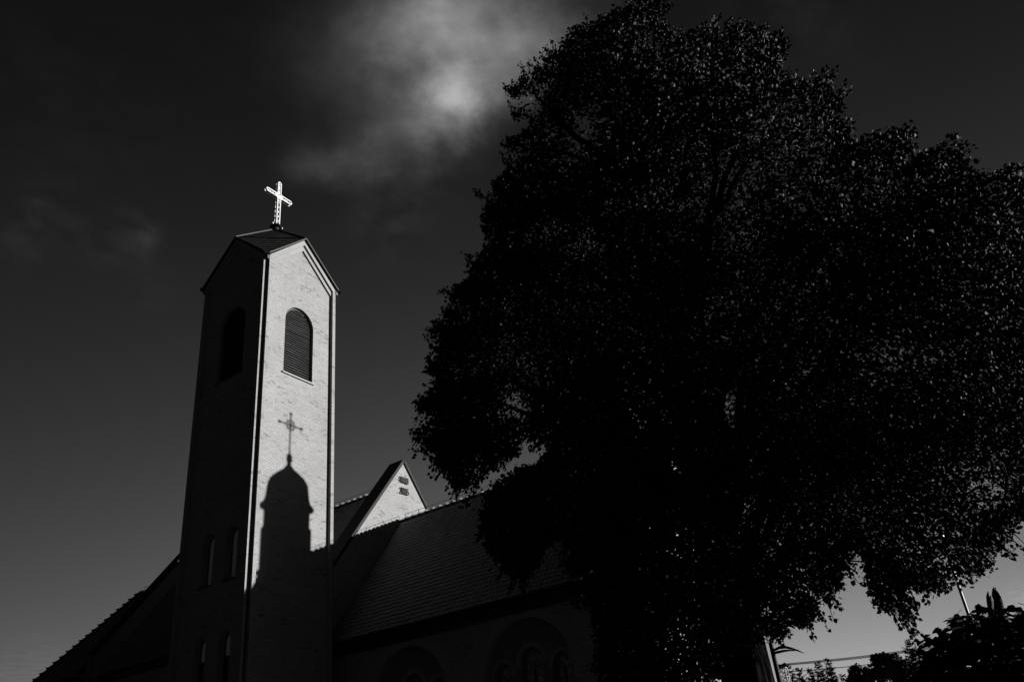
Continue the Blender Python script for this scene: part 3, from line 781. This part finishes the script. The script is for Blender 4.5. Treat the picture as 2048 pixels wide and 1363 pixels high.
# --- the big linden
OUT = [(1200, 15), (1225, 5), (1240, 18), (1262, -5), (1275, -60), (1330, -70), (1352, 0), (1330, 40), (1345, 60), (1385, 60), (1420, 45), (1450, 35), (1490, 45), (1535, 65), (1575, 85), (1582, 105), (1560, 122), (1566, 142),
       (1590, 157), (1625, 155), (1655, 135), (1670, 150), (1662, 182), (1686, 187), (1682, 210), (1692, 235), (1698, 262), (1710, 288), (1730, 275), (1765, 262), (1800, 250), (1838, 243), (1830, 275), (1818, 300), (1806, 322),
       (1840, 312), (1868, 290), (1900, 283), (1943, 300), (1928, 318), (1936, 348), (1962, 352), (1992, 340), (2030, 332), (2042, 365), (2080, 385), (2150, 430), (2230, 560), (2260, 720), (2200, 900), (2090, 1010), (2048, 1028), (2018, 1040), (2008, 1072), (2012, 1092), (1985, 1105),
       (1970, 1112), (1975, 1135), (1948, 1143), (1935, 1178), (1905, 1188), (1880, 1180), (1855, 1175), (1830, 1160), (1812, 1160), (1808, 1185), (1818, 1215), (1832, 1260), (1815, 1250), (1795, 1218), (1770, 1225), (1752, 1205), (1738, 1165), (1726, 1115), (1716, 1098), (1702, 1118),
       (1690, 1130), (1682, 1160), (1662, 1190), (1645, 1215), (1618, 1240), (1600, 1258), (1578, 1250), (1566, 1280), (1558, 1318), (1546, 1300), (1535, 1270), (1500, 1290), (1440, 1330), (1420, 1420), (1330, 1480), (1230, 1440), (1195, 1340), (1190, 1240), (1165, 1190), (1148, 1150), (1130, 1110), (1128, 1075),
       (1105, 1078), (1085, 1110), (1062, 1148), (1030, 1160), (1000, 1135), (978, 1100), (965, 1055), (958, 1015), (975, 985), (990, 955), (1010, 938), (1040, 926), (1072, 928), (1090, 905), (1094, 882), (1075, 888), (1046, 893), (1038, 908), (1015, 922), (1000, 930), (985, 945), (968, 955),
       (950, 985), (930, 990), (912, 972), (890, 952), (872, 922), (850, 892), (822, 872), (812, 860), (835, 850), (850, 832), (830, 812), (828, 790), (858, 780), (872, 765), (850, 735), (853, 702), (870, 690), (860, 652), (862, 630), (890, 620), (893, 575),
       (928, 562), (942, 542), (930, 505), (958, 500), (982, 490), (965, 462), (958, 430), (970, 410), (950, 395), (958, 370), (998, 360), (1010, 340), (1003, 300), (1020, 272), (1048, 260), (1055, 246), (1018, 240), (1008, 212), (978, 200), (988, 178), (1010, 164), (1034, 160), (1040, 128), (1072, 125), (1085, 102), (1092, 90), (1120, 90), (1124, 65), (1158, 45), (1186, 38)]
HOLES = [(1022, 806, 14), (1058, 884, 10), (1444, 808, 15), (1926, 565, 12), (1895, 702, 14), (1982, 972, 17), (1916, 945, 12), (1482, 366, 10), (1176, 268, 9), (1172, 240, 8), (1300, 75, 8), (1470, 330, 8), (1065, 205, 9), (1050, 195, 7), (1620, 400, 7), (1800, 330, 6), (985, 945, 8)]
poly = np.array(OUT, float)
def sdist(pts):
    """signed distance to the outline (positive inside)"""
    a = poly; b = np.roll(poly, -1, axis=0)
    d = np.full(len(pts), 1e9); ins = np.zeros(len(pts), bool)
    for p, q in zip(a, b):
        e = q - p; w = pts - p; t = np.clip((w @ e) / (e @ e), 0, 1)
        d = np.minimum(d, np.hypot(*(w - t[:, None] * e).T))
        c = ((p[1] > pts[:, 1]) != (q[1] > pts[:, 1]))
        if q[1] != p[1]: ins ^= c & (pts[:, 0] < (q[0] - p[0]) * (pts[:, 1] - p[1]) / (q[1] - p[1]) + p[0])
    return np.where(ins, d, -d)
def ray_n(pts):
    return CF + np.outer((pts[:, 0] - 1024) / FPX, CR) - np.outer((pts[:, 1] - 681.5) / FPX, CU)
def crown_hd(px): return 15.4 - (px - 1450) * 0.0034
def make_clusters(n, emin):
    acc = []; tot = 0
    while tot < n:
        p = np.column_stack([rng.uniform(800, 2270, 4000), rng.uniform(-75, 1490, 4000)])
        e = sdist(p); ok = e > emin
        for hx, hy, hr in HOLES: ok &= np.hypot(p[:, 0] - hx, p[:, 1] - hy) > hr + emin
        p = p[ok]; e = e[ok]; acc.append(np.column_stack([p, e])); tot += len(p)
    return np.concatenate(acc)[:n]
tree = thing('linden_tree', 'huge dark leafy linden tree filling the right half of the view', 'tree', (-11.42, -25.99, 0))
def place(c_, spread=1.0):
    T_ = np.minimum(4.2, 0.35 + 0.017 * c_[:, 2]) * spread
    off = rng.uniform(-1, 1, len(c_)); off = np.sign(off) * np.abs(off) ** 0.7 * np.where(off < 0, np.minimum(T_, 3.2), T_)
    dd = ray_n(c_[:, :2]); hd = crown_hd(c_[:, 0]) + off
    return CAM + dd * (hd / np.hypot(dd[:, 0], dd[:, 1]))[:, None]
def to_px(P):
    q = P - CAM; w = q @ CF
    return np.column_stack([1024 + FPX * (q @ CR) / w, 681.5 - FPX * (q @ CU) / w])
# boughs: flattened clumps of twigs, then loose filling between them
bo = make_clusters(330, 26); bc = place(bo)
axis_ = np.column_stack([np.full(len(bc), -11.42), np.full(len(bc), -25.99), bc[:, 2] - 1.0])
bdir = unit(bc - axis_)
kk = rng.integers(0, len(bc), 5200)
gp = rng.normal(0, 1, (len(kk), 3)); gp = gp / (1 + 0.2 * np.abs(gp))
cb = bc[kk] + gp * np.array([0.50, 0.50, 0.30]) + bdir[kk] * rng.normal(0, 0.40, len(kk))[:, None]
cb[:, 2] -= 0.25 * np.hypot(cb[:, 0] - bc[kk, 0], cb[:, 1] - bc[kk, 1])
pxb = to_px(cb); eb = sdist(pxb); ok = eb > 9
for hx, hy, hr in HOLES: ok &= np.hypot(pxb[:, 0] - hx, pxb[:, 1] - hy) > hr + 9
cb = cb[ok]; eb = eb[ok]
cu = make_clusters(2900, 13); cu = cu[(cu[:, 0] < 1250) | (rng.uniform(0, 1, len(cu)) < 0.6)]; cuc = place(cu, 0.8)
ce = make_clusters(9000, 7); ce = ce[ce[:, 2] < 34][:2600]; cec = place(ce)
ci = make_clusters(3000, 40); ci = ci[(ci[:, 0] < 1330) | (rng.uniform(0, 1, len(ci)) < 0.55)]; cic = place(ci, 0.75)
cc = np.concatenate([cb, cuc, cec, cic]); e_ = np.concatenate([eb, cu[:, 2], ce[:, 2], ci[:, 2]])
# ragged outline: bites taken out between the boughs
px2 = to_px(cc)
bite = np.sin(px2[:, 0] * 0.061 + 2.1 * np.sin(px2[:, 1] * 0.043)) + np.sin(px2[:, 1] * 0.067 + 1.9 * np.sin(px2[:, 0] * 0.051 + 1.0)) + 0.7 * np.sin((px2[:, 0] + px2[:, 1]) * 0.113)
bite = np.where((px2[:, 0] > 1700) & (px2[:, 0] < 1850) & (px2[:, 1] > 1090), -1.0, bite)
kp = (e_ > 8 + 15 * np.clip(bite, 0, 2.0)) & ~((px2[:, 0] > 1880) & (px2[:, 1] > 1165)) & ~((px2[:, 0] > 1552) & (px2[:, 0] < 1640) & (px2[:, 1] > 1268))
cc = cc[kp]; e_ = e_[kp]
def cnoise(p, s):
    q = p * s
    return (np.sin(q[:, 0] * 1.7 + 1.3 * np.sin(q[:, 1] * 1.1)) + np.sin(q[:, 1] * 1.9 + 1.7 * np.sin(q[:, 2] * 1.3)) + np.sin(q[:, 2] * 2.1 + 1.1 * np.sin(q[:, 0] * 1.5))) / 3
NL = 42
nC = len(cc)
rad = np.clip(0.055 + 0.0042 * e_, 0.08, 0.21)[:, None, None]
sprd = rng.normal(0, 1, (nC, NL, 3)); sprd = sprd / (1 + 0.25 * np.abs(sprd))
LP = (cc[:, None, :] + sprd * rad * np.array([1, 1, 0.85])).reshape(-1, 3)
LD = unit(rng.normal(0, 1, (len(LP), 3)) * np.array([1, 1, 0.6]) + np.array([0, 0, -0.55]) + np.repeat(unit(cc - np.array([-11.4, -26, 9.5])), NL, axis=0) * 0.35)
LN = unit(rng.normal(0, 0.75, (len(LP), 3)) + np.array([0.1, -0.15, 0.9]))
LL = rng.uniform(0.055, 0.10, len(LP)) * np.repeat(np.clip(((cc - CAM) @ CF) / 16.0, 0.5, 1.1), NL)
# sprays: twigs that stick out past the outline with leaves strung along them
sprays = []
bp_ = make_clusters(14000, 4); bp_ = bp_[bp_[:, 2] < 16][:430]; b3 = place(bp_)
ctr3 = np.array([-11.4, -26.0, 9.5])
for p, pq in zip(b3, bp_):
    if (pq[0] > 1840 and pq[1] > 1090) or (pq[0] > 1540 and pq[0] < 1640 and pq[1] > 1240): continue
    d = unit(p - ctr3 + rng.normal(0, 1.2, 3)); d = unit(d + np.array((0, 0, -0.35 if p[2] < 9 else 0.1)))
    ln = rng.uniform(0.18, 0.42); a = p - d * 0.15; sprays.append((a, p + d * ln * 0.5, p + d * ln + np.array((0, 0, -0.05))))
    m = int(7 + ln * 26); f = rng.uniform(0, 1, m) ** 0.8
    q = a + np.outer(f, sprays[-1][2] - a) + rng.normal(0, 0.028, (m, 3))
    LP = np.concatenate([LP, q]); LD = np.concatenate([LD, unit(d + rng.normal(0, .7, (m, 3)) + np.array((0, 0, -.5)))])
    LN = np.concatenate([LN, unit(rng.normal(0, .8, (m, 3)) + np.array((0, 0, .7)))]); LL = np.concatenate([LL, rng.uniform(0.055, 0.10, m)])
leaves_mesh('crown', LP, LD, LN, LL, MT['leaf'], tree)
# trunk and limbs
tk = MB()
def trunk_wob(i, k): return 1 + 0.10 * math.sin(k * 1.9 + i * 0.12) + 0.05 * math.sin(k * 4.3 - i * 0.3)
zt = np.concatenate([[0, 0.25, 0.6], np.arange(1.2, 15.5, 0.6)])
base_xy = np.array([-11.42, -25.99])
rad = [0.62 if z == 0 else 0.52 if z < 0.4 else 0.44 * (1 - z / 19) ** 0.9 for z in zt]
tk.tube([(base_xy[0] + 0.18 * math.sin(z * 0.35) * z / 15, base_xy[1] + 0.22 * math.sin(z * 0.28 + 1) * z / 15 - 0.0, z) for z in zt], rad, 22, wob=trunk_wob)
ends = cc[rng.choice(nC, 110, replace=False)]
limb_pts = []
for e in ends:
    h = np.hypot(e[0] - base_xy[0], e[1] - base_xy[1]); z0 = float(np.clip(e[2] - 0.9 * h - 0.5, 3.6, 13.5))
    a = np.array([base_xy[0], base_xy[1], z0]); mid = lerp(a, e, 0.5) + np.array([rng.normal(0, .3), rng.normal(0, .3), 0.25 * h * 0.4])
    ts_ = np.linspace(0, 1, 9); pts = [(1 - t) ** 2 * a + 2 * t * (1 - t) * mid + t * t * e for t in ts_]
    pts = [p + rng.normal(0, 0.05, 3) * (0 < i < 8) for i, p in enumerate(pts)]
    r0 = 0.05 + 0.016 * h
    if sdist(to_px(np.array(pts))).min() < 12 + 0.5 * r0 * FPX / 16: continue
    tk.tube(pts, [r0 * (1 - t) ** 0.8 + 0.012 for t in ts_], 7, caps=False); limb_pts += pts[2:]
limb_pts = np.array(limb_pts)
for e in cc[rng.choice(nC, 900, replace=False)]:
    d = np.linalg.norm(limb_pts - e, axis=1); a = limb_pts[d.argmin()]
    if d.min() < 3.0 and sdist(to_px(np.array([a, lerp(a, e, .33), lerp(a, e, .66)]))).min() > 2:
        m_ = lerp(a, e, 0.5) + rng.normal(0, 0.1, 3) + np.array((0, 0, .08)); tk.tube([a, m_, e, e + (e - m_) * 0.25], [0.022, 0.014, 0.009, 0.004], 4, caps=False)
for a, b_, c_ in sprays: tk.tube([a, b_, c_], [0.010, 0.007, 0.003], 4, caps=False)
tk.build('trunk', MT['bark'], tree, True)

# --- globe-shaped catalpa at the lower right
gc = at(2024, 1372, 10.2); GR = 0.82
globe = thing('globe_tree', 'round headed small tree with large drooping leaves at lower right', 'tree', (gc[0], gc[1], 0))
n = 5200
u = unit(rng.normal(0, 1, (n, 3))); rr = rng.uniform(0.3, 1.0, n) ** 0.5
lump = 1 + 0.06 * np.sin(u[:, 0] * 7 + 1) + 0.05 * np.sin(u[:, 1] * 9) + 0.05 * np.sin(u[:, 2] * 8 + 2)
P = gc + u * (rr * lump * GR)[:, None] * np.array([1.06, 1.06, 0.90])
Dr = unit(u * np.array([1, 1, 0.15]) + rng.normal(0, .35, (n, 3)) * np.array([1, 1, .5]) + np.array([0, 0, -0.3]))
leaves_mesh('crown', P - Dr * 0.05, Dr, unit(u * 0.5 + np.array([0, 0, 1]) + rng.normal(0, .35, (n, 3))), rng.uniform(0.09, 0.16, n), MT['leaf2'], globe, wid=0.33)
tk = MB(); tk.tube([(gc[0], gc[1], 0), (gc[0] + .02, gc[1], 0.6), (gc[0], gc[1] + .02, gc[2] - 0.2)], [0.09, 0.07, 0.06], 12)
for k in range(14):
    d = unit(rng.normal(0, 1, 3) + np.array((0, 0, .6))); tk.tube([(gc[0], gc[1], gc[2] - 0.3), gc + d * 0.3, gc + d * 0.5], [0.04, 0.02, 0.008], 6)
tk.build('trunk', MT['bark'], globe, True)

# --- winged statue behind it
wp = at(1991, 1216, 14.0)
stt = thing('winged_statue', 'dark stone statue with two curved wings rising behind the round tree', 'statue', (wp[0], wp[1], 0))
rh_ = unit(np.array([CR[0], CR[1], 0])); fh_ = unit(np.array([CF[0], CF[1], 0]))
sc_ = 14.0 * 1.03 / FPX
def wing(outl, depth, name):
    m_ = MB(); q = np.array(outl, float)
    ctr = q.mean(axis=0)
    def w3(p, d):
        return at(p[0], p[1], 14.0 + d)
    n = len(q)
    lay = [(0.55, depth - 0.07), (0.86, depth - 0.055), (1.0, depth), (0.86, depth + 0.055), (0.55, depth + 0.07)]
    rings = [[w3(ctr + (p - ctr) * s_, d) for p in q] for s_, d in lay]
    for a, b in zip(rings, rings[1:]):
        for k in range(n): m_.poly([a[k], a[(k + 1) % n], b[(k + 1) % n], b[k]])
    m_.poly(rings[0][::-1]); m_.poly(rings[-1])
    return m_.build(name, MT['stone'], stt, True)
wing([(1982, 1256), (1984, 1235), (1983, 1190), (1984, 1178), (1987, 1173), (1992, 1174), (1998, 1181), (2003, 1190), (2007, 1202), (2010, 1216), (2013, 1240), (2014, 1262)], 0.06, 'wing')
wing([(1980, 1256), (1976, 1222), (1973, 1203), (1972, 1192), (1974, 1184), (1977, 1181), (1978, 1183), (1976, 1187), (1978, 1190), (1983, 1190), (1987, 1200), (1988, 1230), (1988, 1256)], -0.06, 'wing')
bd = MB(); b0 = wp + rh_ * 0.02
bd.lathe(b0[0], b0[1], [(0.05, wp[2] - 0.05), (0.10, wp[2] - 0.12), (0.16, wp[2] - 0.25), (0.17, wp[2] - 0.5), (0.15, wp[2] - 0.75), (0.21, wp[2] - 1.2), (0.26, wp[2] - 1.5)], 18); bd.build('robed_body', MT['stone'], stt, True)
pd = MB(); zb = wp[2] - 1.5; pd.box((b0[0] - .38, b0[1] - .38, 0), (b0[0] + .38, b0[1] + .38, zb - 0.1)); pd.box((b0[0] - .45, b0[1] - .45, zb - 0.098), (b0[0] + .45, b0[1] + .45, zb)); pd.build('plinth', MT['concrete'], stt)

# --- bare pole behind the globe tree
p0 = at(1926, 1197, 18.0)
pole = MB(); pole.tube([(p0[0], p0[1], 0), (p0[0], p0[1], 5.6)], [0.034, 0.026], 12); pole.lathe(p0[0], p0[1], [(0.04, 5.58), (0.06, 5.62), (0.05, 5.7), (0.01, 5.74)], 10)
tag(pole.build('flag_pole', MT['paint'], None, True), 'thin bare metal pole rising out of the round tree', 'pole')
# make the pole's origin sit at its foot
def recenter(o, loc):
    o.data.transform(Matrix.Translation(-Vector(loc))); o.location = loc
recenter(bpy.data.objects['flag_pole'], Vector((p0[0], p0[1], 0)))

# --- street lamp beside the trunk
LH = 30.0
l0 = at(1553, 1335, LH); lt = at(1545, 1306, LH)
lamp = thing('street_lamp', 'dark street lamp post with two tapering curved arms beside the trunk', 'street lamp', (l0[0], l0[1], 0))
m_ = MB(); ztop = lt[2] + 0.35; m_.tube([(l0[0], l0[1], 0), (l0[0], l0[1], ztop)], [0.10, 0.072], 12); m_.build('post', MT['iron'], lamp, True)
def blade(pts, ws, nm):
    b = MB(); P = []
    for (x, y), w_ in zip(pts, ws): P.append((at(x, y, LH), w_))
    for (a, wa), (b_, wb) in zip(P, P[1:]):
        f_ = fh_ * 0.10
        q = lambda c_, w_, s1, s2: c_ + np.array((0, 0, 1)) * w_ / 2 * s1 + f_ * s2 * w_ * 5
        A = [q(a, wa, -1, -.5), q(a, wa, -1, .5), q(a, wa, 1, .5), q(a, wa, 1, -.5)]; B = [q(b_, wb, -1, -.5), q(b_, wb, -1, .5), q(b_, wb, 1, .5), q(b_, wb, 1, -.5)]
        for k in range(4): b.poly([A[k], A[(k + 1) % 4], B[(k + 1) % 4], B[k]])
        b.poly(A[::-1]); b.poly(B)
    return b.build(nm, MT['iron'], lamp)
blade([(1543, 1302), (1558, 1294), (1570, 1293), (1582, 1295.5), (1596, 1300), (1609, 1305.5)], [0.07, 0.09, 0.085, 0.07, 0.05, 0.012], 'upper_arm')
hd_ = blade([(1543, 1306), (1556, 1303), (1568, 1300.5), (1580, 1299.5), (1590, 1300.3)], [0.06, 0.08, 0.07, 0.045, 0.015], 'lower_arm')

# --- lattice pole with wires
MH = 70.0
m0 = at(1562, 1332, MH)
mast = thing('lattice_power_pole', 'pale lattice power pole with crossarm carrying the wires', 'power pole', (m0[0], m0[1], 0))
b = MB(); zt_ = m0[2] - 0.1
def leg(sx, sy, z):
    s_ = 0.62 - 0.30 * z / zt_
    return np.array((m0[0] + sx * s_, m0[1] + sy * s_, z))
zz_ = np.linspace(0, zt_, 17)
for sx, sy in ((1, 1), (1, -1), (-1, 1), (-1, -1)): b.bar(leg(sx, sy, 0), leg(sx, sy, zt_), 0.07, 0.07, up=(1, 0, 0))
for z0_, z1_ in zip(zz_, zz_[1:]):
    for a_, c_ in (((1, 1), (1, -1)), ((1, -1), (-1, -1)), ((-1, -1), (-1, 1)), ((-1, 1), (1, 1))):
        b.bar(leg(*a_, z0_), leg(*c_, z1_), 0.04, 0.04, up=(0.3, 0.2, 1)); b.bar(leg(*c_, z0_), leg(*a_, z1_), 0.04, 0.04, up=(0.3, 0.2, 1)); b.bar(leg(*a_, z1_), leg(*c_, z1_), 0.04, 0.04)
b.build('lattice', MT['concrete'], mast)
b = MB(); ca_ = at(1553, 1331, MH); cb_ = at(1572, 1327, MH); b.bar(ca_, at(1562, 1333, MH), 0.35, 0.32); b.bar(at(1560, 1333.5, MH), cb_, 0.3, 0.26); b.build('crossarm', MT['iron'], mast)
for k in range(4):
    A = at(1570, 1326.2 + k * 1.15, MH); B = at(1845, 1283.0 + k * 1.6, MH * 0.96) ; E2 = A + (B - A) * 1.9
    w_ = MB(); nseg = 24; w_.tube([lerp(A, E2, i / nseg) - np.array((0, 0, 0.35 * math.sin(math.pi * i / nseg))) for i in range(nseg + 1)], 0.017, 5)
    o = w_.build('power_line', MT['iron'], None)
    tag(o, 'one of four parallel wires running from the power pole crossarm', 'wire', 'wires in the upper bundle'); recenter(o, Vector(A))
A = at(1568, 1343.5, MH); B = at(1860, 1303, MH * 0.96); E2 = A + (B - A) * 1.9
w_ = MB(); w_.tube([lerp(A, E2, i / 24) - np.array((0, 0, 0.3 * math.sin(math.pi * i / 24))) for i in range(25)], 0.026, 5)
o = w_.build('power_line', MT['iron'], None); tag(o, 'single wire strung lower than the bundle of four wires', 'wire'); recenter(o, Vector(A))

# --- spruces and broadleaf trees in the distance
def spruce(px, py, hd_, slim, label, seed):
    r = np.random.default_rng(seed); top = at(px, py, hd_); H = top[2]
    t = thing('spruce_tree', label, 'tree', (top[0], top[1], 0), 'distant spruces below the wires')
    m_ = MB(); m_.tube([(top[0], top[1], 0), (top[0] + r.normal(0, .05), top[1], H * 0.6), (top[0], top[1], H)], [0.16, 0.08, 0.012], 6); m_.build('trunk', MT['bark'], t)
    P = []; Dv = []; L = []; Nv = []
    z = H - 0.35
    while z > 0.6:
        fr_ = H - z; ln = min(2.4, (0.16 + fr_ * 0.33) * slim); nb = 9 if fr_ > 1 else 5
        a0 = r.uniform(0, 6.28)
        for k in range(nb):
            a = a0 + k * 2 * math.pi / nb + r.normal(0, .25); l_ = ln * r.uniform(0.6, 1.2)
            d = np.array((math.cos(a), math.sin(a), 0.55 - 0.2 * min(fr_, 4))); d = d / np.linalg.norm(d)
            st = np.array((top[0], top[1], z + r.normal(0, .06)))
            m2 = max(4, int(l_ / 0.07))
            for j in range(m2):
                f = (j + 0.4) / m2; p = st + d * l_ * f + np.array((0, 0, 0.12 * l_ * f * f))
                for s_ in (-1, 1, 0):
                    sd = np.array((-d[1], d[0], 0)) * s_ + d * 0.8 + np.array((0, 0, r.normal(-0.15, .3)))
                    P.append(p); Dv.append(sd / np.linalg.norm(sd)); L.append(r.uniform(0.16, 0.32) * (1.15 - 0.5 * f)); Nv.append((r.normal(0, .3), r.normal(0, .3), 1))
        z -= r.uniform(0.2, 0.32) if fr_ > 0.8 else r.uniform(0.22, 0.4)
    P = np.array(P); leaves_mesh('crown', P, np.array(Dv), unit(np.array(Nv)), np.array(L), MT['needle'], t, wid=0.22)
SP = [(1575, 1326, 74, .8, 'spruce tip beside the lattice pole, left end of the row'), (1595, 1331, 78, 1.1, 'broad low spruce second from the lattice pole'), (1617, 1331, 80, .62, 'slim short spruce standing third from the lattice pole'),
      (1633, 1319, 80, .9, 'spruce with a long bare leader left of the tallest thin one'), (1653, 1312, 78, .8, 'tall thin spruce crossing both wire lines'), (1683, 1344, 82, .7, 'smallest spruce tip beside the round broadleaf trees'),
      (1813, 1275, 76, 1.05, 'tall spruce rising highest among trees left of the round tree'), (1838, 1297, 79, .7, 'slim spruce just right of the tallest spruce'), (1857, 1297, 72, .9, 'spruce half hidden by the leaves of the round tree')]
for i, s_ in enumerate(SP): spruce(*s_, seed=40 + i)
def broadleaf(blobs, hd_, label, seed):
    r = np.random.default_rng(seed); b0 = at(blobs[0][0], blobs[0][1], hd_)
    t = thing('broadleaf_tree', label, 'tree', (b0[0], b0[1], 0), 'distant broadleaf trees')
    P = []; 
    m_ = MB(); m_.tube([(b0[0], b0[1], 0), (b0[0], b0[1], b0[2] * 0.8)], [0.25, 0.1], 8)
    for bx, by, br in blobs:
        c_ = at(bx, by, hd_); R3 = br * hd_ * 1.03 / FPX
        m_.tube([(b0[0], b0[1], b0[2] * 0.45), c_], [0.09, 0.03], 5)
        n = int(260 * max(1, (br / 20) ** 2)); u_ = unit(r.normal(0, 1, (n, 3))); P.append(c_ + u_ * (r.uniform(0.35, 1.08, n) * R3)[:, None] + r.normal(0, .05, (n, 3)))
    m_.build('trunk', MT['bark'], t)
    P = np.concatenate(P); n = len(P)
    leaves_mesh('crown', P, unit(r.normal(0, 1, (n, 3))), unit(r.normal(0, .6, (n, 3)) + np.array((0, 0, 1))), r.uniform(0.16, 0.30, n), MT['leaf'], t, wid=0.4)
broadleaf([(1722, 1356, 17), (1712, 1341, 9), (1708, 1362, 12), (1728, 1370, 18), (1734, 1350, 9)], 62, 'low bushy broadleaf tree beside the smallest spruce', 70)
broadleaf([(1768, 1338, 18), (1769, 1317, 9), (1754, 1320, 8), (1752, 1347, 16), (1788, 1352, 16), (1788, 1320, 10)], 60, 'broadleaf tree with twin tops between spruces and wires', 71)
broadleaf([(1803, 1340, 16), (1797, 1328, 10), (1814, 1334, 10), (1820, 1352, 18), (1800, 1366, 20)], 58, 'dark broadleaf tree in front of the tallest spruce', 72)
broadleaf([(1850, 1352, 16), (1868, 1342, 12), (1845, 1368, 20), (1880, 1360, 16)], 56, 'broadleaf tree partly covered by the round tree', 73)
